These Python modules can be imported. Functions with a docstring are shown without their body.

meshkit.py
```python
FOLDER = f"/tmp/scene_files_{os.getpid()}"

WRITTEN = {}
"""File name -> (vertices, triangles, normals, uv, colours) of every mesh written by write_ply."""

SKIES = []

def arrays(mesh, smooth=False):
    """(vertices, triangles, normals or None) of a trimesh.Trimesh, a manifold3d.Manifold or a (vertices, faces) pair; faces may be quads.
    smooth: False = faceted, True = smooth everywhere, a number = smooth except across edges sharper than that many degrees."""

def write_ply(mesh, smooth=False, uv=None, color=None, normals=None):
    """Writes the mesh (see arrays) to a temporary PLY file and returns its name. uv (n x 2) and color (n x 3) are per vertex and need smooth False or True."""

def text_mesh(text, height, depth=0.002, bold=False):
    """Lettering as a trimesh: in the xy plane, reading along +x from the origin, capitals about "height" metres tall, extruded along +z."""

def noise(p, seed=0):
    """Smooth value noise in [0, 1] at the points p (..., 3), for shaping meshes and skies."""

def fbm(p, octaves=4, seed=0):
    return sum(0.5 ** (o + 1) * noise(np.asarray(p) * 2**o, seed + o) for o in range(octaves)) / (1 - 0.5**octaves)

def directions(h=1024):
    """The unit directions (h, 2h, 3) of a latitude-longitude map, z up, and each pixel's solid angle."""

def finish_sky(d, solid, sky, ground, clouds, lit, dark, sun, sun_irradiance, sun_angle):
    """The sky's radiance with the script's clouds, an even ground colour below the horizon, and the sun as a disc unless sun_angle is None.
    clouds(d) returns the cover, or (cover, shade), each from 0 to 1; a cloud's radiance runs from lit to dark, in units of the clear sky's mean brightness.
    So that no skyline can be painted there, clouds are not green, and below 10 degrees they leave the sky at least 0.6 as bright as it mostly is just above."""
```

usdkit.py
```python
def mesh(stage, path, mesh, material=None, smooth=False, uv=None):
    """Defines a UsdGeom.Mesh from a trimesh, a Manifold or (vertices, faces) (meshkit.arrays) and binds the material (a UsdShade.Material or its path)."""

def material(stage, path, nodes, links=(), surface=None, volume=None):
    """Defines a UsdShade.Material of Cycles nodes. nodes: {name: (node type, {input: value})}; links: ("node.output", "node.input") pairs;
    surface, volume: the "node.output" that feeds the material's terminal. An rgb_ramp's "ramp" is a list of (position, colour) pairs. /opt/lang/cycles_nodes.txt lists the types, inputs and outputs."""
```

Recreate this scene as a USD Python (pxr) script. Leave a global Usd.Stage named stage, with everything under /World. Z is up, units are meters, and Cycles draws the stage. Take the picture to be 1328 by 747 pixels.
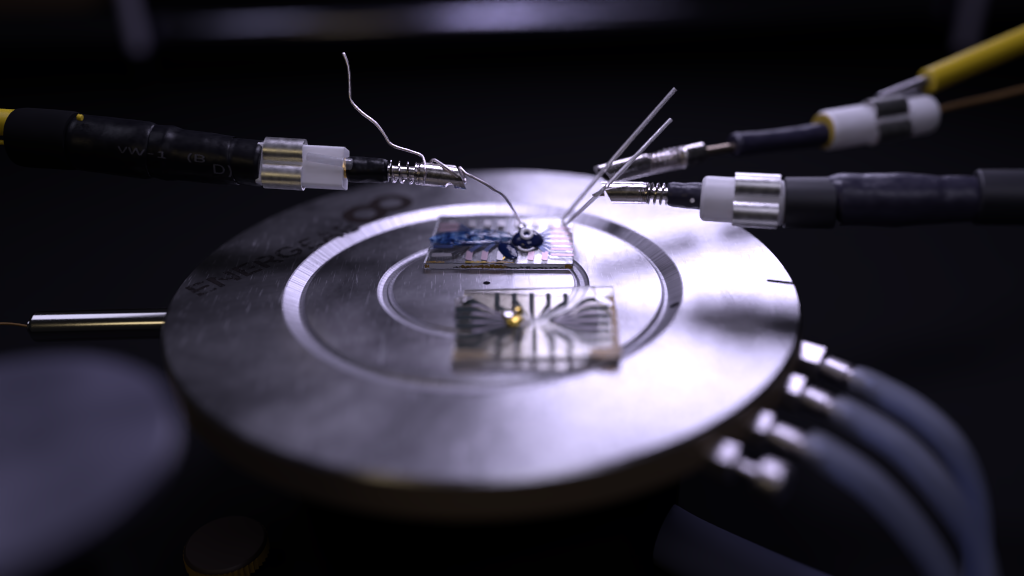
import math, random, numpy as np, trimesh, usdkit, meshkit
import manifold3d as m3
from shapely.geometry import Polygon, Point, LineString, box as sbox
from shapely.ops import unary_union
from pxr import Usd, UsdGeom, UsdLux, UsdShade, Gf, Sdf

stage = Usd.Stage.CreateInMemory()
UsdGeom.SetStageUpAxis(stage, UsdGeom.Tokens.z); UsdGeom.SetStageMetersPerUnit(stage, 1.0)
UsdGeom.Xform.Define(stage, '/World'); UsdGeom.Scope.Define(stage, '/World/Looks')
random.seed(4); rng = np.random.default_rng(4)
MM = 0.001
V = lambda *a: np.array(a, float)
nrm = lambda v: np.asarray(v, float) / np.linalg.norm(v)

# ------------------------------------------------------------------ camera (millimetres here, metres in the stage; the metal plate's top face is z = 0)
EYE = V(0, -132.03, 68.10); FWD = nrm((0.03100, 0.88335, -0.46768))
RIGHT = nrm(V(0.99862, -0.04725, -0.02306)); UP = np.cross(RIGHT, FWD)
FOC = 1180.0; PW, PH = 1328.0, 747.0            # focal length in pixels of the 1328 x 747 photograph
cam = UsdGeom.Camera.Define(stage, '/World/camera')
cam.CreateHorizontalApertureAttr(36.0); cam.CreateVerticalApertureAttr(36.0 * 576 / 1024)
cam.CreateFocalLengthAttr(36.0 * FOC / PW); cam.CreateFStopAttr(3.9); cam.CreateFocusDistanceAttr(152 * MM)
cam.CreateClippingRangeAttr(Gf.Vec2f(0.005, 50.0)); cam.CreateExposureAttr(0.12)
mt = np.eye(4); mt[0, :3] = RIGHT; mt[1, :3] = UP; mt[2, :3] = -FWD; mt[3, :3] = EYE * MM
cam.AddTransformOp().Set(Gf.Matrix4d(mt.tolist()))

# ------------------------------------------------------------------ lamps of the bench (no sky: a dark room)
dome = UsdLux.DomeLight.Define(stage, '/World/room_darkness')
dm = usdkit.material(stage, '/World/Looks/room_dark', {'b': ('background_shader', {'color': (0.95, 0.95, 1.1), 'strength': 0.0042})}, surface='b.background')
UsdShade.MaterialBindingAPI.Apply(dome.GetPrim()).Bind(dm)
def rect_lamp(name, at, to, w, h, inten, col):
    l = UsdLux.RectLight.Define(stage, '/World/' + name)
    l.CreateWidthAttr(w * MM); l.CreateHeightAttr(h * MM); l.CreateIntensityAttr(inten); l.CreateColorAttr(Gf.Vec3f(*col)); l.CreateNormalizeAttr(False)
    z = nrm(np.asarray(at, float) - to); x = nrm(np.cross((0, 0, 1), z)); y = np.cross(z, x)
    m = np.eye(4); m[0, :3] = x; m[1, :3] = y; m[2, :3] = z; m[3, :3] = np.asarray(at, float) * MM
    l.AddTransformOp().Set(Gf.Matrix4d(m.tolist()))
KEY = (0.70, 0.645, 1.0)
rect_lamp('bench_lamp', (80, 215, 131), (12, 0, 0), 140, 84, 5.2, KEY)
rect_lamp('top_lamp', (14, 45, 175), (12, 25, 0), 66, 50, 16.5, KEY)
rect_lamp('side_lamp', (-165, 40, 185), (-40, 0, 0), 120, 70, 1.3, (0.72, 0.70, 1.0))
rect_lamp('warm_lamp', (-120, -170, 120), (-40, 0, 0), 80, 40, 1.3, (1.0, 0.80, 0.45))
rect_lamp('front_lamp', (60, -190, 230), (10, 0, 0), 120, 100, 2.0, (0.76, 0.72, 1.0))

# ------------------------------------------------------------------ helpers
def P(px, py, d):
    "the point d mm deep in front of the camera that the photograph shows at px, py"
    return EYE + d * (FWD + (px - PW / 2) / FOC * RIGHT - (py - PH / 2) / FOC * UP)
def Z(px, py, z=0.0):
    r = FWD + (px - PW / 2) / FOC * RIGHT - (py - PH / 2) / FOC * UP
    return EYE + r * ((z - EYE[2]) / r[2])
def Y(px, py, y):
    r = FWD + (px - PW / 2) / FOC * RIGHT - (py - PH / 2) / FOC * UP
    return EYE + r * ((y - EYE[1]) / r[1])
def depth(p): return float((np.asarray(p) - EYE) @ FWD)
def pxr_mm(r, p): return r * depth(p) / FOC

used = {}
def numbered(parent, name):
    k = used.get((parent, name), 0); used[(parent, name)] = k + 1
    return f'{parent}/{name}' + (f'_{k:03d}' if k else '')
BASE = {}
def thing(name, label, cat, loc=(0, 0, 0), group=None, kind=None):
    p = numbered('/World', name); x = UsdGeom.Xform.Define(stage, p)
    x.AddTranslateOp().Set(Gf.Vec3d(*[float(c) * MM for c in loc])); BASE[p] = np.asarray(loc, float)
    dress(x.GetPrim(), label, cat, group, kind)
    return p
def dress(prim, label=None, cat=None, group=None, kind=None):
    for k, v in (('label', label), ('category', cat), ('group', group), ('kind', kind)):
        if v: prim.SetCustomDataByKey(k, v)
def obj(name, mesh, mat, parent='/World', smooth=35, label=None, cat=None, group=None, kind=None, loc=None):
    p = numbered(parent, name)
    off = BASE.get(parent, V(0, 0, 0))
    v, f, n = meshkit.arrays(mesh, False)
    own = V(0, 0, 0)
    if parent == '/World' and loc is not None: own = np.asarray(loc, float)
    tm = trimesh.Trimesh((np.asarray(v) - off - own) * 1.0, f, process=False)
    vs, fs, ns = meshkit.arrays(tm, smooth)
    tm2 = trimesh.Trimesh(vs * MM, fs, process=False)
    m = usdkit.mesh(stage, p, tm2, M[mat])
    if ns is not None:
        from pxr import Vt
        m.CreateNormalsAttr(Vt.Vec3fArray.FromNumpy(ns.astype(np.float32))); m.SetNormalsInterpolation('vertex')
    if own.any(): m.AddTranslateOp().Set(Gf.Vec3d(*(own * MM)))
    BASE[p] = off + own
    dress(m.GetPrim(), label, cat, group, kind)
    return p

def smooth_path(pts, n=8):
    p = np.asarray(pts, float); q = np.vstack([2 * p[0] - p[1], p, 2 * p[-1] - p[-2]]); out = []
    for i in range(1, len(q) - 2):
        a, b, c, d = q[i - 1:i + 3]
        for t in np.linspace(0, 1, n, endpoint=False):
            out.append(0.5 * (2 * b + (c - a) * t + (2 * a - 5 * b + 4 * c - d) * t * t + (3 * b - a - 3 * c + d) * t ** 3))
    return np.array(out + [q[-2]])
def sweep(pts, rad, n=20, caps=True):
    "a tube of varying radius along a path"
    p = np.asarray(pts, float); r = np.broadcast_to(np.asarray(rad, float), len(p))
    t = np.gradient(p, axis=0); t /= np.linalg.norm(t, axis=1)[:, None]
    a = np.cross(t[0], (0, 0, 1) if abs(t[0][2]) < .9 else (0, 1, 0)); a /= np.linalg.norm(a); rings = []
    th = np.linspace(0, 2 * np.pi, n, endpoint=False)
    for i in range(len(p)):
        a = a - (a @ t[i]) * t[i]; a /= np.linalg.norm(a); b = np.cross(t[i], a)
        rings.append(p[i] + r[i] * (np.cos(th)[:, None] * a + np.sin(th)[:, None] * b))
    v = np.vstack(rings); f = []
    k = np.arange(n); k2 = (k + 1) % n
    for i in range(len(p) - 1):
        o, q = i * n, (i + 1) * n
        f += [np.stack([o + k, o + k2, q + k2], 1), np.stack([o + k, q + k2, q + k], 1)]
    if caps:
        v = np.vstack([v, p[0], p[-1]]); c0, c1 = len(v) - 2, len(v) - 1; o = (len(p) - 1) * n
        f += [np.stack([np.full(n, c0), k2, k], 1), np.stack([np.full(n, c1), o + k, o + k2], 1)]
    return trimesh.Trimesh(v, np.vstack(f), process=False)
def turned(p0, p1, prof, n=40):
    "a turned piece on the axis p0-p1; prof: (fraction along, radius in mm)"
    p0, p1 = np.asarray(p0, float), np.asarray(p1, float); ax = nrm(p1 - p0)
    a = nrm(np.cross(ax, FWD)); b = np.cross(ax, a); th = np.linspace(0, 2 * np.pi, n, endpoint=False)
    ring = np.cos(th)[:, None] * a + np.sin(th)[:, None] * b
    v = [p0 + (p1 - p0) * t + max(r, 0) * ring for t, r in prof]
    m = len(prof); v = np.vstack(v); k = np.arange(n); k2 = (k + 1) % n; f = []
    for i in range(m - 1):
        o, q = i * n, (i + 1) * n
        f += [np.stack([o + k, o + k2, q + k2], 1), np.stack([o + k, q + k2, q + k], 1)]
    v = np.vstack([v, p0 + (p1 - p0) * prof[0][0], p0 + (p1 - p0) * prof[-1][0]]); o = (m - 1) * n
    f += [np.stack([np.full(n, m * n), k2, k], 1), np.stack([np.full(n, m * n + 1), o + k, o + k2], 1)]
    return trimesh.Trimesh(v, np.vstack(f), process=False)
def cyl(p0, p1, r, bev=0.0, n=40):
    L = np.linalg.norm(np.asarray(p1) - p0)
    if not bev: return turned(p0, p1, [(0, r), (1, r)], n)
    k = bev / L; s = [0, .3, .7, 1]
    pr = [(k * (1 - math.sin(x * math.pi / 2)), r - bev * (1 - math.cos((1 - x) * 0 + x * math.pi / 2)) if False else r - bev * (1 - math.sin(x * math.pi / 2)) if False else 0) for x in s]
    pr = [(k * (1 - math.cos(x * math.pi / 2)), r - bev + bev * math.sin(x * math.pi / 2)) for x in s]
    return turned(p0, p1, pr + [(1 - t, q) for t, q in reversed(pr)], n)
def frame(p0, p1):
    ax = nrm(np.asarray(p1) - p0); up = UP - (UP @ ax) * ax; up = nrm(up); to = np.cross(ax, up)
    if to @ FWD > 0: to = -to
    return ax, up, to
def extrude_on(poly, p0, p1):
    "extrudes a section drawn in (up, towards the viewer) from p0 to p1"
    ax, up, to = frame(p0, p1)
    t = trimesh.creation.extrude_polygon(poly, float(np.linalg.norm(np.asarray(p1) - p0)), engine='earcut')
    v = t.vertices; w = np.asarray(p0) + v[:, :1] * up + v[:, 1:2] * to + v[:, 2:3] * ax
    f = t.faces if np.linalg.det(np.stack([up, to, ax])) > 0 else t.faces[:, ::-1]
    return trimesh.Trimesh(w, f, process=False)
def lumpy(m, amp, scale, seed=0):
    m = m.copy(); n = m.vertex_normals; q = meshkit.fbm(m.vertices / scale, 3, seed) - .5
    m.vertices = m.vertices + n * (q * 2 * amp)[:, None]; return m
def plate_of(poly, z0, z1):
    t = trimesh.creation.extrude_polygon(poly, z1 - z0, engine='earcut'); t.apply_translation((0, 0, z0)); return t
def cat(*ms): return trimesh.util.concatenate(ms)
def helix(p0, p1, r, turns, wire, n=18, phase=0.0):
    ax, up, to = frame(p0, p1); k = int(turns * n); t = np.linspace(0, 1, k)
    a = phase + t * turns * 2 * np.pi
    pts = np.asarray(p0) + t[:, None] * (np.asarray(p1) - p0) + r * (np.cos(a)[:, None] * up + np.sin(a)[:, None] * to)
    return sweep(pts, wire, 8)
def to_man(t): 
    t = trimesh.Trimesh(t.vertices, t.faces); 
    return m3.Manifold(m3.Mesh(np.asarray(t.vertices, np.float32), np.asarray(t.faces, np.uint32)))

# ------------------------------------------------------------------ materials
M = {}
def mat(name, nodes, links=(), surface='p.BSDF'):
    M[name] = usdkit.material(stage, '/World/Looks/' + name, nodes, links, surface)
def plain(name, col, rough=.4, metal=0., bump=0., bscale=800., vary=0., **kw):
    nodes = {'p': ('principled_bsdf', {'base_color': col, 'roughness': rough, 'metallic': metal, **kw}), 'g': ('texture_coordinate', {})}
    links = []
    if bump or vary:
        nodes['n'] = ('noise_texture', {'scale': bscale, 'detail': 4.0}); links.append(('g.object', 'n.vector'))
    if bump:
        nodes['b'] = ('bump', {'strength': bump, 'distance': .0002}); links += [('n.fac', 'b.height'), ('b.normal', 'p.normal')]
    if vary:
        nodes['r'] = ('map_range', {'from_min': .3, 'from_max': .7, 'to_min': max(rough - vary, .03), 'to_max': rough + vary}); links += [('n.fac', 'r.value'), ('r.result', 'p.roughness')]
    mat(name, nodes, links)

# turned and worn steel of the round plate: dull cloudy patches, scratches, turning marks
mat('turned_steel', {
    'g': ('texture_coordinate', {}),
    'n1': ('noise_texture', {'scale': 55.0, 'detail': 5.0, 'roughness': .62, 'distortion': .6}),
    'n2': ('noise_texture', {'scale': 420.0, 'detail': 5.0, 'roughness': .7}),
    'mp': ('mapping', {'scale': (260, 5200, 900), 'rotation': (0, 0, .62)}),
    'ns': ('noise_texture', {'scale': 1.0, 'detail': 3.0}),
    'c': ('rgb_ramp', {'ramp': [(.28, (.46, .45, .48)), (.5, (.56, .55, .58)), (.72, (.66, .65, .67))]}),
    'c2': ('rgb_ramp', {'ramp': [(.3, (.72, .72, .72)), (.62, (1, 1, 1))]}),
    'mx': ('mix', {'mix_type': 'multiply', 'fac': .5}),
    'r': ('map_range', {'from_min': .3, 'from_max': .7, 'to_min': .235, 'to_max': .325}),
    'mp2': ('mapping', {'scale': (3200, 260, 700), 'rotation': (0, 0, .8)}), 'ns2': ('noise_texture', {'scale': 1.0, 'detail': 2.0}), 'mp3': ('mapping', {'scale': (2600, 150, 700), 'rotation': (0, 0, -.9)}), 'ns3': ('noise_texture', {'scale': 1.0, 'detail': 2.0, 'distortion': .4}), 'mxn': ('math', {'math_type': 'maximum'}), 'sc': ('rgb_ramp', {'ramp': [(.64, (0, 0, 0)), (.76, (1, 1, 1))]}), 'ra': ('math', {'math_type': 'multiply_add', 'value2': .13}),
    'ad': ('math', {'math_type': 'add'}),
    'b': ('bump', {'strength': .25, 'distance': .00006}),
    't': ('tangent', {'direction_type': 'radial', 'axis': 'z'}),
    'p': ('principled_bsdf', {'metallic': 1.0, 'anisotropic': .2}),
}, [('g.object', 'n1.vector'), ('g.object', 'n2.vector'), ('g.object', 'mp.vector'), ('mp.vector', 'ns.vector'), ('n1.fac', 'c.fac'), ('n2.fac', 'c2.fac'),
    ('c.color', 'mx.color1'), ('c2.color', 'mx.color2'), ('mx.color', 'p.base_color'), ('n1.fac', 'r.value'), ('g.object', 'mp2.vector'), ('mp2.vector', 'ns2.vector'), ('g.object', 'mp3.vector'), ('mp3.vector', 'ns3.vector'), ('ns2.fac', 'mxn.value1'), ('ns3.fac', 'mxn.value2'), ('mxn.value', 'sc.fac'), ('sc.color', 'ra.value1'), ('r.result', 'ra.value3'), ('ra.value', 'p.roughness'),
    ('ns.fac', 'ad.value1'), ('n2.fac', 'ad.value2'), ('ad.value', 'b.height'), ('b.normal', 'p.normal'), ('t.tangent', 'p.tangent')])
mat('chattered_steel', {
    'g': ('texture_coordinate', {}), 's': ('separate_xyz', {}), 'a': ('math', {'math_type': 'arctan2'}), 'k': ('math', {'math_type': 'multiply', 'value2': 62.0}),
    'n': ('noise_texture', {'dimensions': '1D', 'scale': 1.0, 'detail': 3.0, 'roughness': .6}), 'n2': ('noise_texture', {'scale': 700.0, 'detail': 4.0}),
    'c': ('rgb_ramp', {'ramp': [(.3, (.30, .29, .32)), (.6, (.58, .57, .61))]}), 'ad': ('math', {'math_type': 'add'}),
    'b': ('bump', {'strength': .35, 'distance': .00012}), 'p': ('principled_bsdf', {'metallic': 1.0, 'roughness': .42})},
    [('g.object', 's.vector'), ('g.object', 'n2.vector'), ('s.y', 'a.value1'), ('s.x', 'a.value2'), ('a.value', 'k.value1'), ('k.value', 'n.w'), ('n.fac', 'c.fac'), ('c.color', 'p.base_color'),
     ('n.fac', 'ad.value1'), ('n2.fac', 'ad.value2'), ('ad.value', 'b.height'), ('b.normal', 'p.normal')])
plain('black_anodised', (.004, .004, .005), .8, bump=.1, specular_ior_level=.08)
plain('warm_lit_rim', (.25, .185, .115), .55, .5, bump=.2, bscale=900)  # plate's steel side, with brown warm lamplight put into its colour
plain('deck_black', (.010, .010, .011), .9, bump=.2, bscale=300, specular_ior_level=.0)
plain('ledge_grey', (.30, .29, .38), .17, 1.0)
plain('post_grey', (.32, .30, .38), .5)
plain('brown_panel', (.16, .105, .06), .7)
mat('letter_ink', {'g': ('texture_coordinate', {}), 'n': ('noise_texture', {'scale': 620.0, 'detail': 5.0, 'roughness': .7}), 'c': ('rgb_ramp', {'ramp': [(.45, (0, 0, 0)), (.57, (1, 1, 1))]}),
    'p': ('principled_bsdf', {'base_color': (.010, .008, .008), 'roughness': .6, 'specular_ior_level': .1}), 't': ('transparent_bsdf', {}), 'm': ('mix_closure', {})},
    [('g.object', 'n.vector'), ('n.fac', 'c.fac'), ('c.color', 'm.fac'), ('p.BSDF', 'm.closure1'), ('t.BSDF', 'm.closure2')], 'm.closure')
plain('logo_ink', (.012, .007, .006), .6, specular_ior_level=.1)
plain('nickel', (.86, .81, .78), .22, 1.0, vary=.05)
plain('spring_steel', (.70, .66, .66), .18, 1.0)
plain('clamp_steel', (.78, .77, .75), .34, 1.0, bump=.04, bscale=900, vary=.05)
plain('polished_rod', (.68, .66, .66), .16, 1.0)
plain('brass', (.72, .50, .16), .3, 1.0)
plain('stem_metal', (.58, .48, .36), .32, 1.0)
plain('knurl_gold', (.42, .27, .05), .5, .4)
plain('old_brass', (.36, .25, .10), .4, 1.0)
plain('knob_top', (.035, .022, .018), .5, .3)
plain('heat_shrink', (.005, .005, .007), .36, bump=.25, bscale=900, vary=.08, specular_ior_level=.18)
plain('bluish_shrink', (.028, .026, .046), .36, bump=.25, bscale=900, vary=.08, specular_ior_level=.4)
plain('dark_sleeve', (.014, .014, .02), .5, bump=.15, bscale=2500)
plain('white_print', (.055, .055, .068), .6)
plain('nylon', (.90, .89, .91), .38, subsurface_weight=.4, subsurface_scale=.0012, subsurface_radius=(1., .9, .9))
plain('yellow_jacket', (.62, .46, .02), .42, bump=.1)
plain('yellowed_face', (.55, .40, .06), .5)
plain('brown_wire', (.24, .14, .05), .4, .3)
plain('tinned_wire', (.55, .53, .56), .35, 1.0)
plain('platinum', (.80, .73, .74), .34, 1.0, bump=.3, bscale=2500)
mat('matte_cap', {'g': ('texture_coordinate', {}), 'n': ('noise_texture', {'scale': 75.0, 'detail': 3.0, 'distortion': .8}), 'c': ('rgb_ramp', {'ramp': [(.36, (.07, .068, .105)), (.58, (.13, .125, .185))]}),
    'p': ('principled_bsdf', {'metallic': .35, 'roughness': .46})}, [('g.object', 'n.vector'), ('n.fac', 'c.fac'), ('c.color', 'p.base_color')])
plain('amber', (.50, .30, .03), .3, vary=.1, transmission_weight=.6)
plain('faint_amber', (.62, .50, .30), .3, transmission_weight=.85)
plain('gold', (1.0, .72, .16), .22, 1.0)
plain('silver_paint', (.9, .88, .86), .22, 1.0, bump=.5, bscale=1500)
plain('warm_glass', (.96, .94, .82), .02, transmission_weight=.97, ior=1.5)
plain('dark_electrode', (.006, .016, .014), .45, specular_ior_level=.15)
plain('ground_edge', (.86, .86, .9), .45, transmission_weight=.55)
plain('grey_trace', (.34, .30, .34), .4, .4)
plain('pink_electrode', (.50, .36, .40), .3, .8)
plain('blue_electrode', (.045, .07, .17), .25, .6)
plain('black_electrode', (.006, .006, .010), .45, specular_ior_level=.15)
plain('pale_electrode', (.62, .60, .60), .3, .8)
plain('clear_plastic', (.9, .9, .93), .15, transmission_weight=.8, ior=1.45)
plain('rod_glass', (1.0, .98, 1.0), .06, transmission_weight=.5, coat_weight=.8, coat_roughness=.04, ior=1.48)
plain('slide_glass', (.97, .98, .98), .02, transmission_weight=.97, ior=1.5)
mat('blue_gel', {'g': ('texture_coordinate', {}), 'n': ('noise_texture', {'scale': 900.0, 'detail': 4.0}), 'c': ('rgb_ramp', {'ramp': [(.38, (.01, .02, .09)), (.52, (.05, .15, .40)), (.66, (.42, .62, .84))]}),  # palest tone of the ramp paints highlights into the gel
    'b': ('bump', {'strength': .45, 'distance': .0003}), 'p': ('principled_bsdf', {'roughness': .10, 'transmission_weight': .7, 'ior': 1.36, 'coat_weight': .5, 'coat_roughness': .05})},
    [('g.object', 'n.vector'), ('n.fac', 'c.fac'), ('c.color', 'p.base_color'), ('n.fac', 'b.height'), ('b.normal', 'p.normal')])
plain('dark_gel', (.015, .03, .12), .12, transmission_weight=.6, ior=1.36, bump=.2, bscale=900)
plain('soot', (.05, .05, .06), .4, transmission_weight=.5)
plain('navy_drop', (.012, .018, .07), .03, coat_weight=.6, coat_roughness=.02)
plain('reflection_white', (.93, .93, .95), .2)  # white of the reflections that are shaped as solids at the dark drop
plain('clear_drop', (.9, .88, .86), .02, transmission_weight=1.0, ior=1.4)
plain('hose_inner', (.085, .09, .15), .75, specular_ior_level=.1)
plain('fitting_metal', (.60, .57, .60), .38, 1.0)
mat('hose_pvc', {'p': ('principled_bsdf', {'base_color': (.70, .73, .84), 'roughness': .24}), 't': ('transparent_bsdf', {'color': (.82, .86, .98)}), 'm': ('mix_closure', {'fac': .77}),},
    [('p.BSDF', 'm.closure1'), ('t.BSDF', 'm.closure2')], 'm.closure')

# ================================================================== THE SETTING
DECK = -46.0
def slab(x0, x1, y0, y1, z0, z1): 
    b = trimesh.creation.box((x1 - x0, y1 - y0, z1 - z0)); b.apply_translation(((x0 + x1) / 2, (y0 + y1) / 2, (z0 + z1) / 2)); return b
obj('deck', slab(-700, 700, -300, 900, DECK - 8, DECK), 'deck_black', kind='structure', label='black bench deck under everything')
# a long grey rail across the back, far out of focus
rc = Y(664, 27, 306); rail = turned((-330, 306, rc[2]), (330, 306, rc[2]), [(0, 11), (.004, 12), (.996, 12), (1, 11)], 64)
obj('back_rail', rail, 'ledge_grey', label='long blurred grey rail across the dark background', cat='rail')
obj('back_wall', slab(-700, 700, 420, 430, DECK, 160), 'deck_black', kind='structure')
# ================================================================== ROUND METAL STAGE
st = thing('round_stage', 'large round turned steel stage plate with ring grooves and dark lettering', 'stage', (0, 0, DECK))
ZI = -0.75                                         # the middle of the plate lies a little lower than its rim
prof = [(0, -6.0), (49.2, -6.0), (50, -5.4), (50, -.5), (49.5, 0), (32.2, 0), (31.95, -.08), (29.75, -1.3), (29.3, -1.3), (28.75, ZI - .02), (28.6, ZI), (17.3, ZI), (17.0, ZI - .22), (16.5, ZI - .40), (15.8, ZI - .40), (15.55, ZI - .12), (15.3, ZI - .4), (15.0, ZI - .4), (14.8, ZI), (0, ZI)]
cs = m3.CrossSection([[(r, z) for r, z in prof]])
disc = m3.Manifold.revolve(cs, 420)
def bore(px, py, r, z0):
    c = Z(px, py, ZI); return m3.Manifold.cylinder(3, r, r, 24).translate((c[0], c[1], z0))
disc = disc - bore(631, 367, .62, -2.6) - bore(875, 397, .75, -2.6)
a, b = Z(998, 364, 0), Z(1042, 369, 0)
slot = m3.Manifold.batch_hull([m3.Manifold.cylinder(2, .5, .5, 16).translate((q[0], q[1], -.9)) for q in (a, b)])
disc = disc - slot
obj('plate', disc, 'turned_steel', st, smooth=12)
def ring_shell(pts, name):
    "a thin turned ring lying in a groove of the plate"
    q = np.array(pts, float); up_ = q + (0, .012); lo_ = q - (0, .03)
    g = m3.Manifold.revolve(m3.CrossSection([[tuple(x) for x in np.vstack([lo_, up_[::-1]])]], m3.FillRule.NonZero), 420)
    for (px, py, rr) in ((631, 367, .62), (875, 397, .75)): g = g - bore(px, py, rr, -2.6)
    obj(name, g, 'chattered_steel', st, smooth=12)
ring_shell([(28.78, ZI - .02), (29.3, -1.3), (29.75, -1.3), (31.95, -.08), (32.18, -.012)], 'ring_groove')
ring_shell([(14.82, ZI - .012), (15.0, ZI - .4), (15.3, ZI - .4), (15.55, ZI - .12), (15.8, ZI - .40), (16.5, ZI - .40), (17.0, ZI - .22), (17.28, ZI - .012)], 'ring_groove')
# lettering along a chord, with two overlapping rings at its end
b0, b1 = V(-45.5, -1.6, 0), V(-12.2, 33.0, 0); dx = nrm(b1 - b0); dy = V(-dx[1], dx[0], 0)
tx = meshkit.text_mesh('ENERGEAE', 4.3, .02, bold=True); tx.apply_translation((-tx.bounds[0][0], 0, 0)); tx.apply_scale((33.5 / tx.bounds[1][0], 1, 1))
v = tx.vertices; tx = trimesh.Trimesh(b0 + v[:, :1] * dx + v[:, 1:2] * dy + V(0, 0, 1) * (v[:, 2:3] + .004), tx.faces, process=False)
obj('lettering', tx, 'letter_ink', st, smooth=False, label='dark worn capital letters on the plate')
for s in (38.6, 45.2):
    c = b0 + s * dx + 4.6 * dy
    obj('logo_ring', plate_of(Point(c[0], c[1]).buffer(4.3, 32).difference(Point(c[0], c[1]).buffer(2.2, 32)), .006 + .02 * (s > 40), .02 + .02 * (s > 40)), 'logo_ink', st, smooth=False)
obj('body', turned((0, 0, DECK), (0, 0, -6.0), [(0, 34), (.995, 34), (1, 33.5)], 96), 'black_anodised', st)
obj('rim_band', m3.Manifold.cylinder(5.2, 50.03, 50.03, 200).translate((0, 0, -5.85)) - m3.Manifold.cylinder(9, 49.6, 49.6, 200).translate((0, 0, -7)), 'warm_lit_rim', st, smooth=20)
obj('insulating_ring', turned((0, 0, -9.6), (0, 0, -6.02), [(0, 44), (1, 44)], 96), 'old_brass', st)

# ================================================================== GLASS CHIPS
def chip_frame(bl, br, dep, z, rise=0.):
    p0, p1 = Z(*bl, z), Z(*br, z + rise); p1[2] = p0[2]; w = np.linalg.norm(p1 - p0); u = nrm(p1 - p0); v = V(-u[1], u[0], 0)
    return p0, u, v, w, dep
def chip_slab(p0, u, v, w, d, t, rise=0., bev=.08):
    c = []
    for a in (bev, w - bev):
        for b in (bev, d - bev):
            for h in (bev, t - bev):
                q = p0 + u * a + v * b + V(0, 0, h + rise * a / w); c.append(m3.Manifold.sphere(bev, 8).translate(tuple(q)))
    return m3.Manifold.batch_hull(c)
def on_plane(fr, rise, zt, pts):
    "picture outline -> outline on the chip's top face"
    p0, u, v, w, d = fr; out = []
    for px, py in pts:
        q = Z(px, py, zt)
        for _ in range(3): q = Z(px, py, zt + rise * ((q - p0) @ u) / w)
        out.append(q)
    return np.array(out)
LIFT = [0]
def flat_on(fr, rise, zt, pts, th=.05, lift=None):
    if lift is None: LIFT[0] = (LIFT[0] + 1) % 29; lift = .004 + .0013 * LIFT[0]
    q = on_plane(fr, rise, zt, pts); t = trimesh.creation.extrude_polygon(Polygon(q[:, :2]).buffer(0), th, engine='earcut')
    p0, u, v, w, d = fr; vv = t.vertices.copy(); s = ((vv - p0) @ u) / w
    vv[:, 2] += zt + lift + rise * s; return trimesh.Trimesh(vv, t.faces, process=False)
def strip(pts, w):
    "outline of a trace along picture points with given picture widths"
    p = smooth_path(np.c_[np.asarray(pts, float), np.zeros(len(pts))], 4)[:, :2]; ws = np.interp(np.linspace(0, 1, len(p)), np.linspace(0, 1, len(w)), w)
    t = np.gradient(p, axis=0); t /= np.linalg.norm(t, axis=1)[:, None]; n = np.c_[-t[:, 1], t[:, 0]]
    return np.vstack([p + n * ws[:, None] / 2, (p - n * ws[:, None] / 2)[::-1]])
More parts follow.
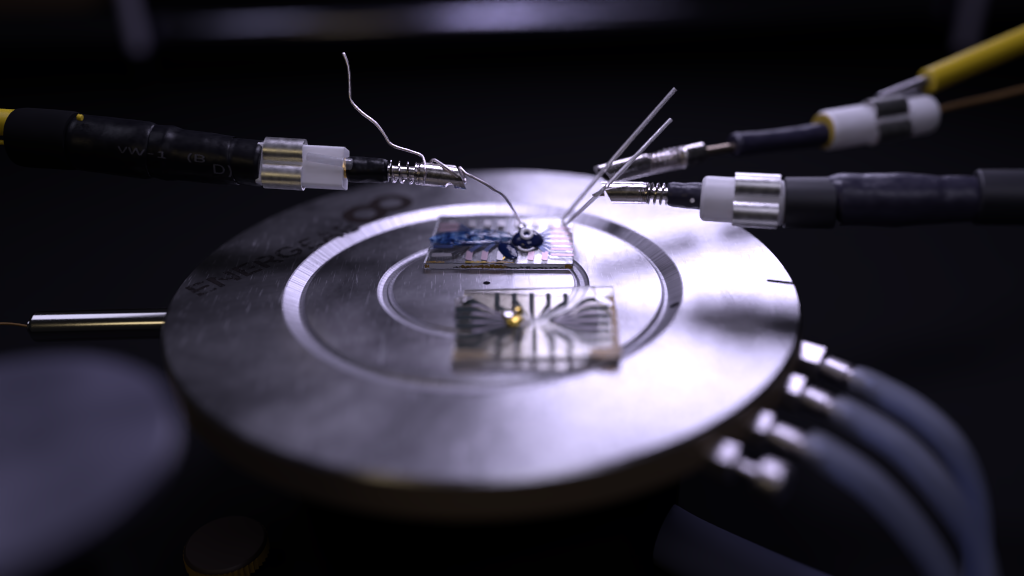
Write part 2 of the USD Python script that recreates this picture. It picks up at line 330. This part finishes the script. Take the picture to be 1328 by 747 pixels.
def cap_dome(c, ax, ay, h, rot=0., n=48, k=14, seed=None, amp=0.):
    "a drop lying on a face at c"
    v, f = [], []
    rs = (1 + h * h) / (2 * h) if h < 1 else 1
    for i in range(k + 1):
        q = math.sin(i / k * math.pi / 2) if True else 0
        for j in range(n):
            a = 2 * math.pi * j / n; x, y = q * math.cos(a) * ax, q * math.sin(a) * ay
            v.append((c[0] + x * math.cos(rot) - y * math.sin(rot), c[1] + x * math.sin(rot) + y * math.cos(rot), c[2] + h * (1 - q ** 2) ** .62))
    v = np.array(v)
    if seed is not None:
        w = (1 - np.repeat(np.sin(np.arange(k + 1) / k * math.pi / 2), n) ** 4)
        v[:, 2] += amp * w * (meshkit.fbm(v / .8, 4, seed) - .45) * 2.6; v[:, 2] = np.maximum(v[:, 2], c[2])
    for i in range(k):
        for j in range(n):
            a0, b0_ = i * n + j, i * n + (j + 1) % n; f += [(a0, a0 + n, b0_ + n), (a0, b0_ + n, b0_)]
    base = len(v); v = np.vstack([v, c]); f += [(base, k * n + (j + 1) % n, k * n + j) for j in range(n)]
    return trimesh.Trimesh(v, f, process=False)

# --- the front chip: dark electrodes fan out from the middle
F2 = chip_frame((585.5, 474), (805, 469), 20.6, ZI + .03, .75); R2 = .75; T = 1.05; ZT2 = ZI + .03 + T
c2 = thing('front_chip', 'clear glass chip in front with dark green electrodes, yellowed right edge and clear drop', 'glass chip', F2[0])
obj('glass_slide', chip_slab(*F2, T, R2), 'warm_glass', c2)
def el2(pts, w=None, m='dark_electrode'): obj('electrode', flat_on(F2, R2, ZT2, strip(pts, w) if w else pts), m, c2, smooth=False)
CX, CY = 691, 417
for x, yb, (ex, ey) in ((645, 400, (676, 414)), (667, 393, (683, 411)), (689, 403, (691, 412)), (711, 398, (698, 412)), (733, 395, (704, 414))):
    el2([(x, 380.5), (x, yb - 3), (x + (ex - x) * .35, yb + 3), (ex, ey)], [6.5, 6.5, 5, 1.6])
for x, yb, (ex, ey) in ((645, 440, (676, 422)), (670, 434, (684, 424)), (692, 433, (691, 425)), (716, 438, (699, 423)), (739, 440, (706, 421))):
    el2([(x, 459), (x, yb + 2), (x + (ex - x) * .45, yb - 7), (ex, ey)], [6.5, 6.5, 5, 1.6])
for i, y in enumerate((390, 401, 411, 421, 431, 441)):
    el2([(788 + i * 1.2, y - 1), (760, y), (742, y + (CY - y) * .45), (712, 416 + (i - 2.5) * .9)], [5.2, 5.2, 2.8, .9])
for i, y in enumerate((392, 402.5, 412.5, 423, 436, 449)):
    el2([(591, y), (613, y), (640, y + (CY - y) * .5), (672, 416 + (i - 2.5) * .9)], [7.0, 7.0, 3.4, 1.0])
for i, y in enumerate((396, 406.5, 416, 426)):
    obj('trace', flat_on(F2, R2, ZT2, strip([(776, y), (758, y), (738, y + (CY - y) * .5), (716, 417)], [2.6, 2.6, 1.8, .8])), 'grey_trace', c2, smooth=False)
for i, y in enumerate((397, 407.5, 418, 429)):
    obj('trace', flat_on(F2, R2, ZT2, strip([(612, y), (622, y), (645, y + (CY - y) * .5), (668, 417)], [2.6, 2.6, 1.8, .8])), 'grey_trace', c2, smooth=False)
def blob(cx, cy, rx, ry, seed, jag=.25, n=26):
    r = np.random.default_rng(seed); a = np.linspace(0, 2 * np.pi, n, endpoint=False); k = 1 + jag * (r.random(n) - .5)
    return [(cx + rx * q * math.cos(t), cy + ry * q * math.sin(t)) for t, q in zip(a, k)]
obj('adhesive_smear', flat_on(F2, R2, ZT2, [(790, 388), (796, 384), (800, 410), (803, 440), (806, 460), (800, 465), (780, 465), (764, 462), (766, 454), (784, 452), (795, 450), (794, 430), (793, 405)], .12, .10), 'amber', c2)
obj('adhesive_smear', flat_on(F2, R2, ZT2, [(588, 456), (604, 454), (628, 459), (640, 463), (612, 466), (587, 468)], .10, .10), 'faint_amber', c2)
obj('silver_paint', flat_on(F2, R2, ZT2, [(589, 390), (598, 387), (612, 386.5), (613, 389), (602, 394), (591, 401)], .25, .10), 'silver_paint', c2)
obj('silver_paint', flat_on(F2, R2, ZT2, [(770, 387), (778, 386), (790, 391), (796, 398), (790, 399), (778, 394)], .25, .10), 'silver_paint', c2)
dc = on_plane(F2, R2, ZT2, [(663.5, 410)])[0] + V(0, 0, .095)
obj('clear_drop', cap_dome(dc, 1.5, 1.5, .9), 'clear_drop', c2, smooth=True)
for (px, py, r, h) in ((667.5, 418.5, 1.45, .8), (671, 405.5, .95, .75)):
    q = on_plane(F2, R2, ZT2, [(px, py)])[0] + V(0, 0, .10)
    obj('gold_dome', cap_dome(q, r, r * .8, h), 'gold', c2, smooth=True)  # gold domes shaped in place of the yellow glints in the drop
for (px, py, r) in ((676.5, 423, .22), (680, 421, .26), (684, 419, .24), (692, 425.5, .3)):
    q = on_plane(F2, R2, ZT2, [(px, py)])[0] + V(0, 0, .095)
    obj('small_bead', cap_dome(q, r, r, r), 'clear_drop', c2, smooth=True)

# --- the rear chip: pinkish pads, blue gel, dark drop
F1 = chip_frame((550, 348.5), (743, 349.5), 20.3, ZI + .03); R1 = 0.; ZT1 = ZI + .03 + T
c1 = thing('rear_chip', 'clear glass chip behind with blue gel, dark blue drop and gold stained front edge', 'glass chip', F1[0])
obj('glass_slide', chip_slab(*F1, T, R1), 'slide_glass', c1)
def el1(pts, w=None, m='pink_electrode', nm='electrode'): obj(nm, flat_on(F1, R1, ZT1, strip(pts, w) if w else pts), m, c1, smooth=False)
for (x, k) in ((609, 'pink_electrode'), (629, 'pink_electrode'), (649, 'pale_electrode'), (689, 'pink_electrode'), (707, 'pink_electrode')):
    el1([(x - 1.5, 337.5), (x + .5, 326)], [8, 8], k)
    ex = x + (665 - x) * .55
    el1([(x + .5, 326), (x + (ex - x) * .35, 320), (ex, 312)], [6, 4, 1.5], 'blue_electrode', 'trace')
for i, (y, k) in enumerate(((331, 'pale_electrode'), (320, 'blue_electrode'), (313, 'pink_electrode'), (305, 'blue_electrode'), (298, 'pink_electrode'), (292, 'pink_electrode'))):
    xl = 560 + i * 2.0
    el1([(xl, y), (xl + 26, y)], [4.4, 4.0], k)
    el1([(xl + 26, y), (xl + 40, y + (311 - y) * .4), (xl + 62, 311)], [3.6, 4.4, 1.2], 'black_electrode' if i < 3 else 'blue_electrode', 'trace')
for i, y in enumerate((297, 303.5, 310, 316.5, 323.5, 331)):
    xr = 742 - (5 - i) * .5 + 2
    el1([(xr, y), (714, y - .5)], [3.0, 3.0], 'pink_electrode')
    el1([(714, y - .5), (703, y + (309 - y) * .5), (690, 309 + (i - 2.5))], [2.6, 2.2, 1.2], 'blue_electrode', 'trace')
for x in (586, 612, 632, 650, 672, 694, 714, 730):
    el1([(x, 293.5), (x + 1, 286.5)], [9, 8.5], 'pale_electrode')
# gel: a long low blue smear with a darker tail to the front edge
g0 = on_plane(F1, R1, ZT1, [(612, 309)])[0] + V(0, 0, .095)
obj('blue_gel', cap_dome(g0, 7.6, 3.1, .85, rot=-.02, n=64, k=22, seed=3, amp=.16), 'blue_gel', c1, smooth=True)
g1 = on_plane(F1, R1, ZT1, [(659, 325)])[0] + V(0, 0, .095)
obj('gel_tail', cap_dome(g1, 1.5, 3.6, .5, rot=.25, n=48, k=14, seed=8, amp=.07), 'dark_gel', c1, smooth=True)
d0 = on_plane(F1, R1, ZT1, [(684, 313)])[0] + V(0, 0, .095)
obj('dark_drop', cap_dome(d0, 2.9, 2.7, 1.9), 'navy_drop', c1, smooth=True)
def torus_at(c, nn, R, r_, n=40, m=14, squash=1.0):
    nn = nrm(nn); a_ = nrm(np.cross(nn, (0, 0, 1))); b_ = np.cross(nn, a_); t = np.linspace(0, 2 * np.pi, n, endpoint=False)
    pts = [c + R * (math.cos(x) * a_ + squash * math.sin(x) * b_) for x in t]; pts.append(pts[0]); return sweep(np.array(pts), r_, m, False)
obj('ring_reflection', torus_at(d0 + V(-.15, -1.0, 1.78), V(0, -.52, .85), .86, .33), 'reflection_white', c1, smooth=True)  # ring light reflected in the drop, shaped as a solid torus
obj('crescent_reflection', sweep(smooth_path([on_plane(F1, R1, ZT1, [q_])[0] + V(0, 0, .12) for q_ in ((672, 321), (677, 325), (685, 326), (693, 322.5))]), np.r_[.1, np.full(23, .26), .1], 10), 'reflection_white', c1, smooth=True)  # second reflection below the drop, shaped as a thin white tube
q = on_plane(F1, R1, ZT1, [(700.5, 315.5)])[0] + V(0, 0, .095)
obj('gold_dome', cap_dome(q, .42, .42, .5), 'gold', c1, smooth=True)
q = on_plane(F1, R1, ZT1, [(678, 294)])[0] + V(0, 0, .095)
obj('contact_bead', cap_dome(q, .75, .6, .7), 'clear_drop', c1, smooth=True)
def ground_edges(fr, rise, t, parent):
    p0, u, v, w, d = fr
    for o, a, b, L in ((p0, u, -v, w), (p0 + v * d, u, v, w), (p0, v, -u, d), (p0 + u * w, v, u, d)):
        uu = lambda q: rise * ((q - p0) @ u) / w
        vs = []
        for s_ in (.12, L - .12):
            for h in (.1, t - .1):
                for e in (.003, .03):
                    q = o + a * s_ + b * e; vs.append(q + V(0, 0, h + uu(q)))
        obj('ground_edge', m3.Manifold.hull_points(np.array(vs)), 'ground_edge', parent, smooth=False)
ground_edges(F1, R1, T, c1); ground_edges(F2, R2, T, c2)
# gold and soot along the front edge
r = np.random.default_rng(6); p0, u, v, w, d = F1
def edge_patch(a0, a1, m, seed, hi=1.0):
    rr = np.random.default_rng(seed); xs = np.linspace(a0, a1, max(4, int((a1 - a0) * 4)))
    up = np.clip(.45 + .5 * rr.random(len(xs)), .1, .97) * T * hi; lo = np.clip(.05 + .35 * rr.random(len(xs)), .02, .9) * T
    poly = Polygon(list(zip(xs, up)) + list(zip(xs[::-1], lo[::-1]))).buffer(0)
    ms = []
    for g in getattr(poly, 'geoms', [poly]):
        t = trimesh.creation.extrude_polygon(g, .05, engine='earcut'); q = t.vertices
        ms.append(trimesh.Trimesh(p0 + q[:, :1] * u - v * (q[:, 2:3] + .036) + V(0, 0, 1) * q[:, 1:2], t.faces, process=False))
    obj('edge_stain', cat(*ms), m, c1, smooth=False)
edge_patch(.15, .9, 'amber', 1); edge_patch(5.0, 8.2, 'soot', 2, .6); edge_patch(6.0, 14.2, 'amber', 3, .9); edge_patch(11.2, 13.4, 'gold', 4)
edge_patch(14.0, 18.0, 'soot', 5, .6); edge_patch(18.4, 23.6, 'soot', 6, .5); edge_patch(23.8, w - .1, 'amber', 7)
for s, (x0, x1) in enumerate(((.4, 3.5), (7, 10.5), (10.6, 15.2))):
    xs = np.linspace(x0, x1, 14); rr = np.random.default_rng(20 + s); hh = .12 + .55 * rr.random(14)
    pl = [p0 + u * x for x in xs]; poly = Polygon([(q[0] + v[0] * .05, q[1] + v[1] * .05) for q in pl] + [(q[0] + v[0] * (h + .06), q[1] + v[1] * (h + .06)) for q, h in zip(pl[::-1], hh)]).buffer(0)
    obj('edge_stain', plate_of(poly, ZT1 + .10, ZT1 + .15), 'amber' if s != 1 else 'gold', c1, smooth=False)
el1([(652, 337), (657, 330), (660, 325)], [1.4, 1.6, 1.2], 'gold', 'gold_scratch')

# ================================================================== PROBES
def clamp(p0, p1, half, parent, lean=0.):
    "a thin steel band with two rounded lobes"
    r = half * .53
    outer = unary_union([Point(half - r, lean).buffer(r, 24), Point(-half + r, lean).buffer(r, 24), sbox(-half * .6, -half * .80, half * .6, half * .30)]).buffer(-.04).buffer(.08).buffer(-.04)
    inner = outer.buffer(-.32)
    m = extrude_on(outer.difference(inner), p0, p1)
    obj('steel_clamp', m, 'clamp_steel', parent)
def coil(p0, p1, r, parent, open_turns, dense_turns, frac, wire=.2):
    p0, p1 = np.asarray(p0), np.asarray(p1); q = p0 + (p1 - p0) * frac
    ax, up, to = frame(p0, p1); n = 20; pts = []
    tot = open_turns + dense_turns
    for i in range(int(tot * n) + 1):
        a = i / n; s = frac * a / open_turns if a < open_turns else frac + (1 - frac) * (a - open_turns) / max(dense_turns, 1e-6)
        pts.append(p0 + (p1 - p0) * s + r * (math.cos(2 * math.pi * a) * up + math.sin(2 * math.pi * a) * to))
    obj('spring', sweep(pts, wire, 8), 'spring_steel', parent)
def shrink(pts_px, depths, parent, name='heat_shrink', m='heat_shrink', amp=.18, scale=2.2, seed=0, n=44):
    "a heat-shrink sleeve: (px, py, radius px) along its axis"
    c = np.array([P(x, y, d) for (x, y, _), d in zip(pts_px, depths)]); rr = np.array([q[2] * d / FOC for q, d in zip(pts_px, depths)])
    cc = smooth_path(np.c_[c], 10); k = np.linspace(0, 1, len(cc)); rad = np.interp(k, np.linspace(0, 1, len(rr)), rr)
    rad[0] *= .93; rad[-1] *= .93
    obj(name, lumpy(sweep(cc, rad, n), amp, scale, seed), m, parent, smooth=50)
    return cc, rad
def barrel(p_tip, p_end, r, cut_deg, parent, notch=True, side=1):
    "tubular metal tip, cut off at a slant, with a notch"
    L = np.linalg.norm(np.asarray(p_end) - p_tip); ax, up, to = frame(p_tip, p_end)
    b = m3.Manifold.cylinder(L, r, r, 40) - m3.Manifold.cylinder(L * .8, r * .68, r * .68, 32).translate((0, 0, -.1))
    big = m3.Manifold.cube((20, 20, 20), True).translate((0, 0, -10)).rotate((0, cut_deg, 0)).translate((0, 0, r * .75))
    b = b - big
    if notch: b = b - m3.Manifold.cylinder(6, .75, .75, 20).translate((0, 0, -3)).rotate((90, 0, 0)).translate((-side * r * 1.02, 0, L * .38))
    m = b.to_mesh(); v = np.asarray(m.vert_properties)[:, :3]
    w = np.asarray(p_tip) + v[:, :1] * up + v[:, 1:2] * to + v[:, 2:3] * ax
    f = np.asarray(m.tri_verts); f = f if np.linalg.det(np.stack([up, to, ax])) > 0 else f[:, ::-1]
    obj('slotted_tip', trimesh.Trimesh(w, f, process=False), 'nickel', parent, smooth=30)

# --- left probe
D = 152.0; k = D / FOC
pl = thing('left_probe', 'black sleeved spring probe at left with white nylon block and steel clamp', 'probe', P(300, 213, D))
obj('yellow_cable', cyl(P(-40, 156, D + 3), P(24, 160, D + 2), 17.5 * k, .4), 'yellow_jacket', pl)
obj('yellow_wire', cyl(P(-40, 182, D + 3), P(38, 187, D + 2), 3.2 * k, .1), 'yellow_jacket', pl)
obj('end_sleeve', lumpy(sweep(np.linspace(P(28, 178, D + 2), P(103, 183, D + 1), 14), np.r_[37, 38, np.full(10, 38.5), 38, 37] * k, 48), .1, 4), 'black_anodised', pl, smooth=50)
obj('yellow_shim', cyl(P(101, 152, D - 3.5), P(106.5, 153, D - 3.5), 4 * k, .1, 16), 'yellow_jacket', pl)
cc, rad = shrink([(101, 184, 36), (150, 190, 37), (190, 195, 37.5), (203, 196.5, 34), (222, 199, 36), (237, 201, 33), (270, 205, 33), (302, 208.5, 31.5), (310, 209, 29), (343, 213, 30)], [D + 1] * 2 + [D] * 8, pl, amp=.15, scale=3.0)
obj('nylon_block', extrude_on(sbox(-26 * k, -2.5, 26 * k, 2.5).buffer(-.5).buffer(.5, 6), P(338, 213, D), P(448.5, 219, D)), 'nylon', pl)
clamp(P(347, 212, D), P(397, 215, D), 33 * k, pl, 1.1)
obj('clear_tube', cyl(P(398, 203, D - 2.6), P(446, 211, D - 2.5), 5.5 * k, .2), 'clear_plastic', pl)
obj('clear_tag', lumpy(cyl(P(444, 212, D - 2), P(457, 214, D - 1.6), 8 * k, .3), .15, 1.0), 'clear_plastic', pl)
obj('brass_ferrule', cyl(P(446, 221, D - .6), P(457, 221, D - .6), 10 * k, .2), 'brass', pl)
shrink([(451, 220, 15), (456, 220, 17), (468, 220.5, 17), (478, 221, 16), (490, 221, 16), (499, 222, 15.5), (504, 222, 13.5)], [D] * 7, pl, amp=.16, scale=1.5, seed=4)
obj('plunger_rod', cyl(P(500, 222, D), P(548, 225, D), 8.5 * k), 'nickel', pl)
coil(P(506, 222, D), P(549, 225.5, D), 13.5 * k, pl, 3.1, 3, .78)
barrel(P(609, 231, D), P(546, 225, D), 15 * k, -30, pl)
# printed marking on the sleeve
def print_on(text, px, py, hpx, lpx, rows_shift, parent):
    t = meshkit.text_mesh(text, 1.0, .001); b = t.bounds; t.apply_translation((-b[0][0], 0, 0)); t = t.subdivide_to_size(.35)
    vx = t.vertices; L = lpx * k / max(vx[:, 0].max(), 1e-9); axd = nrm(cc[-1] - cc[0]); _, up, to = frame(cc[0], cc[-1])
    s0 = (P(px, py, D) - cc[0]) @ axd; sp = (cc - cc[0]) @ axd; out = []
    for x, y, z in vx:
        s = s0 + x * L; c = np.array([np.interp(s, sp, cc[:, i]) for i in range(3)]); R = np.interp(s, sp, rad) + .22
        h = (P(px, py, D) + axd * (x * L) - c) @ up + y * hpx * k; h = np.clip(h, -R * .97, R * .97)
        out.append(c + up * h + to * (math.sqrt(R * R - h * h) + .02 + z))
    obj('printed_marking', trimesh.Trimesh(np.array(out), t.faces, process=False), 'white_print', parent, smooth=False)
print_on('VW-1', 168, 203, 8, 62, 0, pl + '/heat_shrink'); print_on('(B', 256, 213, 9, 22, 0, pl + '/heat_shrink'); print_on('D)', 287, 228, 11, 22, 0, pl + '/heat_shrink')

# --- right front probe
pr = thing('right_front_probe', 'nearer right spring probe with white nylon collar, clamp and black sleeve', 'probe', P(980, 260, 148))
dd = lambda x: 151 - (x - 780) / 560 * 14
Q = lambda x, y: P(x, y, dd(x)); kk = lambda x: dd(x) / FOC
barrel(Q(776, 249), Q(834, 250), 14.2 * kk(800), 30, pr, notch=False)
obj('tip_point', turned(Q(768, 253), Q(784, 251), [(0, .15), (.5, .5), (1, .6)], 16), 'nickel', pr)
obj('plunger_rod', cyl(Q(832, 250), Q(872, 252), 8 * kk(850)), 'nickel', pr)
coil(Q(869, 252), Q(829, 250), 13 * kk(850), pr, 3.6, 4, .7)
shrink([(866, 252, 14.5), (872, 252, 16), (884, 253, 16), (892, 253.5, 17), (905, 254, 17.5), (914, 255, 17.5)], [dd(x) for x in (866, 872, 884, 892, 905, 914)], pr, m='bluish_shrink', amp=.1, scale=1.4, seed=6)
obj('shrink_rivet', cyl(Q(894, 262) - FWD * 1.9, Q(894, 262) - FWD * 2.5, .35), 'nickel', pr + '/heat_shrink')
obj('nylon_collar', cyl(Q(909, 257), Q(1018, 264), 29.5 * kk(950), .9), 'nylon', pr)
clamp(Q(951, 260), Q(1008, 263), 34.5 * kk(980), pr, 2.0)
obj('black_sleeve', cyl(Q(1016, 263), Q(1082, 263), 33.5 * kk(1050), .3), 'dark_sleeve', pr)
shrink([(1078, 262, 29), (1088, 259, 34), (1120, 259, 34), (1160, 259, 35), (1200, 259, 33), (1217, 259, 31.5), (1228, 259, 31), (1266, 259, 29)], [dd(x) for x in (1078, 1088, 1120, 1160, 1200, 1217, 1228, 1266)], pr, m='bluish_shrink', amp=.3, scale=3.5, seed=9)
obj('cable_boot', cyl(Q(1263, 256), Q(1420, 257), 36 * kk(1300), .5), 'dark_sleeve', pr)

# --- right rear probe
pb = thing('right_rear_probe', 'farther right spring probe with two blurred white nylon ends and yellow cable', 'probe', P(1000, 180, 176))
db = lambda x: 163 + (x - 780) / 430 * 24
Q = lambda x, y: P(x, y, db(x)); kk = lambda x: db(x) / FOC
barrel(Q(774, 229), Q(838, 213), 13.5 * kk(800), 34, pb, notch=False)
obj('plunger_rod', cyl(Q(834, 214), Q(888, 203), 9.5 * kk(860)), 'nickel', pb)
coil(Q(886, 203), Q(834, 214), 12.5 * kk(860), pb, 9, .1, .99, .22)
obj('rear_collar', cyl(Q(882, 205), Q(911, 198), 13.5 * kk(895), .25), 'nickel', pb)
obj('brass_stem', cyl(Q(908, 198.5), Q(958, 190), 5.6 * kk(930)), 'stem_metal', pb)
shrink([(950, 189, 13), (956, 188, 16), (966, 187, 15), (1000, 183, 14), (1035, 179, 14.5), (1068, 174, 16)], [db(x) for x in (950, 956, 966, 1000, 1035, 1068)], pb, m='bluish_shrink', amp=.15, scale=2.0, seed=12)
obj('nylon_collar', cyl(Q(1067, 170), Q(1204, 148), 25 * kk(1130), 1.0), 'nylon', pb)
a, b = Q(1066, 170.2), Q(1069, 169.7)
obj('yellowed_face', cyl(a, b, 22.5 * kk(1070), .1), 'yellowed_face', pb + '/nylon_collar')
clamp(Q(1118, 162), Q(1160, 155), 29 * kk(1140), pb, 2.2)
obj('brown_wire', sweep(smooth_path([Q(1200, 148), Q(1240, 137), Q(1290, 126), Q(1345, 112)]), 4 * kk(1260), 12), 'brown_wire', pb)
obj('bare_conductor', sweep(smooth_path([Q(1140, 128), Q(1165, 119), Q(1190, 110), Q(1215, 101)]), np.linspace(6, 8.5, 25) * kk(1180), 16), 'tinned_wire', pb)
obj('yellow_cable', cyl(Q(1202, 106), Q(1370, 34), 15.5 * kk(1270), .4), 'yellow_jacket', pb)

# ================================================================== WIRES AND GLASS RODS HELD BY THE PROBES
D0 = 152.0; f_ = D0 - 2.3; bk = D0 + 2.3
touch = on_plane(F1, R1, ZT1, [(676, 292.5)])[0] + V(0, 0, .45)
wp = [(445, 69, D0), (450, 81, D0), (452.5, 93, D0), (453.5, 110, D0), (454, 126, D0), (458, 135, D0), (470, 147, D0), (487, 160, D0), (498, 174, D0), (508, 188, D0), (530, 195.5, D0), (545, 201, D0), (550, 209, D0 - 1), (551.5, 224, f_), (549, 239, D0), (552, 222, bk), (560, 208, D0), (568, 210, D0 - 1), (585, 222, f_), (601, 236, D0 - .6), (603, 232, bk - .5), (596, 217, D0 + .6), (604, 225, D0 - .3), (616, 231, D0), (632, 240, D0 + .5), (640, 246, D0 + 1.2), (652, 253, D0 + 3), (662, 266, D0 + 6), (670, 280, D0 + 10)]
wpts = smooth_path([P(*q) for q in wp] + [touch], 7)
wr = .24 + .07 * (meshkit.fbm(np.c_[np.arange(len(wpts)) * .23, np.zeros(len(wpts)), np.zeros(len(wpts))], 2, 3) - .5)
wr = np.where((wpts @ UP) > (P(0, 215, D0) @ UP), wr * 1.05, wr)
wr[:8] = .30
obj('bent_wire', lumpy(sweep(wpts, wr, 10), .04, .8, 2), 'platinum', smooth=True, label='thin kinked silvery wire wrapped round the left probe tip, reaching the blue drop', cat='wire', loc=touch)
def glass_rod(foot, mid, top, r, label):
    a = np.asarray(foot); pts = smooth_path([a, mid, top], 10)
    obj('glass_rod', sweep(pts, np.r_[r * .8, np.full(len(pts) - 1, r)], 18), 'rod_glass', label=label, cat='glass rod', loc=a)
foot = on_plane(F1, R1, ZT1, [(735, 292)])[0] + V(0, 0, .25)
mid = P(788, 240, dd(788) - 2.2); glass_rod(foot, mid, P(870, 155, 150), .36, 'shorter thin clear rod leaning through the nearer right probe tip')
foot = on_plane(F1, R1, ZT1, [(729, 287)])[0] + V(0, 0, .25)
mid = P(783, 221, db(783) - 2.3); glass_rod(foot, mid, P(876, 115, 156), .38, 'longer thin clear rod leaning through the farther right probe tip')

# ================================================================== LEFT ROD INTO THE STAGE
a, b = Z(46, 424, -6), Z(222, 419, -6)
rd = thing('temperature_rod', 'polished metal rod entering the left side of the round stage', 'rod', a)
ax = nrm(b - a); R = pxr_mm(20.5, a)
obj('rod_body', turned(a, b, [(0, R * .86), (.015, R * .98), (.03, R), (1, R)], 48), 'polished_rod', rd)
obj('end_nub', cyl(a - ax * .8, a + ax * .1, R * .5, .15), 'polished_rod', rd)
obj('lead_wire', sweep(smooth_path([a - ax * .6, Z(10, 420, -6), Z(-40, 421, -6)]), .22, 10), 'brown_wire', rd)

# ================================================================== FITTINGS AND HOSES ON THE RIGHT
ZF = -5.5
def hexnut(p0, p1, r):
    ax, up, to = frame(p0, p1); hx = Polygon([(r * math.cos(t), r * math.sin(t)) for t in np.arange(6) * math.pi / 3 + .3]).buffer(-.25).buffer(.25, 4)
    return extrude_on(hx, p0, p1)
G = 'fittings along the right rim of the stage'
def fitting(n0, n1, b1, label, plug=False):
    p0, p1, p2 = Z(*n0, ZF), Z(*n1, ZF), Z(*b1, ZF)
    f = thing('hose_fitting', label, 'fitting', p0, G)
    ax = nrm(p2 - p0)
    obj('nut', hexnut(p0, p1, pxr_mm(26, p0)), 'fitting_metal', f)
    obj('inner_thread', cyl(p0 - ax * 5, p0 + ax * .1, pxr_mm(19 if plug else 12, p0), .2), 'brass', f)
    if plug:
        obj('neck', cyl(p1, p2, pxr_mm(8, p1)), 'fitting_metal', f)
        obj('end_cap', cyl(p2, p2 + ax * 3.6, pxr_mm(24, p2), .8), 'fitting_metal', f)
    else:
        L = np.linalg.norm(p2 - p1); R = pxr_mm(16, p1)
        obj('barb', turned(p1, p2, [(0, R * .7), (.1, R * .7), (.11, R), (.5, R), (.52, R * .7), (.6, R * .7), (.61, R * 1.05), (.9, R * .85), (1, R * .6)], 32), 'fitting_metal', f)
    return p1, ax
fitting((1030, 464), (1066, 475), (1134, 502), 'topmost silvery hose fitting, with a squarish nut, on the right rim of the stage')
fitting((1002, 502), (1040, 514), (1106, 542), 'second hose fitting from the top, with a dull dark nut, on the right rim')
fitting((960, 548), (998, 562), (1070, 592), 'third hose fitting from the top, with a bright round nut, on the right rim')
fitting((924, 590), (954, 602), (984, 616), 'lowest fitting on the right rim, a plug without a hose', True)
def hose(pts, r, label):
    c = [Z(x, y, z) for x, y, z in pts]; c = smooth_path(c, 12)
    h = thing('cooling_hose', label, 'hose', c[0], 'hoses at the lower right of the stage')
    outer = sweep(c, r, 28, False); inner = sweep(c, r * .66, 24, False); inner.invert()
    obj('tube_wall', outer, 'hose_pvc', h, smooth=True); obj('tube_bore', inner, 'hose_pvc', h, smooth=True)
hose([(1108, 493, -5.5), (1130, 501, -5.5), (1188, 534, -7), (1236, 582, -11), (1262, 644, -19), (1268, 724, -30), (1258, 814, -42)], 2.12, 'outermost translucent bluish hose, from the topmost fitting')
hose([(1086, 532, -5.5), (1108, 542, -5.5), (1168, 580, -7.5), (1226, 642, -13), (1268, 714, -23), (1284, 804, -34)], 2.12, 'middle translucent bluish hose, from the second fitting')
hose([(1050, 579, -5.5), (1072, 590, -5.5), (1130, 630, -8.5), (1186, 690, -15), (1228, 759, -24), (1246, 844, -34)], 2.12, 'innermost translucent greyish hose, from the third fitting')
c = smooth_path([Z(x, y, -40.5) for x, y in ((760, 640), (840, 680), (895, 712), (1000, 762), (1110, 810), (1200, 850))], 10)
obj('floor_hose', sweep(c, 5.2, 32), 'hose_inner', label='thick dark blue hose lying low at the bottom, behind the stage foot', cat='hose', smooth=True, loc=c[0])

# ================================================================== FOREGROUND DISC AND KNURLED KNOBS
tc = P(-24, 588, 82)
fg = thing('foreground_cap', 'large blurred grey round cap at the lower left', 'cap', (tc[0], tc[1], DECK))
rr_ = 16.4
obj('cap_disc', turned((tc[0], tc[1], tc[2] - 1.6), tc, [(0, rr_), (.75, rr_), (.96, rr_ - .05), (1, rr_ - .25)], 96), 'matte_cap', fg)
obj('post', turned((tc[0], tc[1], DECK), (tc[0], tc[1], tc[2] - 1.6), [(0, 7.0), (1, 7.0)], 64), 'black_anodised', fg)
def knob(px, py, r, label):
    c = Z(px, py, -39.5); kb = thing('knurled_knob', label, 'knob', (c[0], c[1], DECK), 'knurled knobs on the deck')
    n = 46; ang = np.arange(2 * n) * math.pi / n; rad_ = np.where(np.arange(2 * n) % 2 == 0, r, r - .42)
    poly = Polygon([(c[0] + q * math.cos(t), c[1] + q * math.sin(t)) for q, t in zip(rad_, ang)])
    obj('knurled_rim', plate_of(poly, -42.4, -40.1), 'knurl_gold', kb, smooth=False)
    obj('top_face', turned((c[0], c[1], -40.1), (c[0], c[1], -39.5), [(0, r - .1), (.6, r - .3), (1, r - .6)], 64), 'knob_top', kb)
    obj('stem', cyl((c[0], c[1], DECK), (c[0], c[1], -42.4), r * .5), 'black_anodised', kb)
knob(292, 703, 6.9, 'dark knurled knob with golden teeth at the lower left'); knob(622, 712, 7.6, 'knurled knob at the bottom middle, mostly in the dark')

# ================================================================== BACKGROUND, FAR OUT OF FOCUS
for px, lab in ((180, 'blurred bright post at the upper left, in front of the back rail'), (1250, 'blurred bright post at the upper right, in front of the back rail')):
    a = Y(px, 64, 285); tp = Y(px - 2, -40, 285)
    p = thing('standing_post', lab, 'post', (a[0], a[1], DECK), 'posts before the back rail')
    obj('shaft', cyl((a[0], a[1], DECK), (a[0], a[1], a[2]), 3.0), 'black_anodised', p)
    obj('bright_head', cyl((a[0], a[1], a[2]), (a[0], a[1], tp[2]), 3.4, .8), 'post_grey', p)
q = [Y(x, y, 400) for x, y in ((-120, 142), (140, -6), (140, -90), (-120, -90))]
bp = m3.Manifold.hull_points(np.array([p_ + V(0, e, 0) for p_ in q for e in (0, 6)]))
obj('brown_panel', bp, 'brown_panel', label='dim brown panel in the upper left corner, behind the rail', cat='panel', smooth=False, loc=q[0])
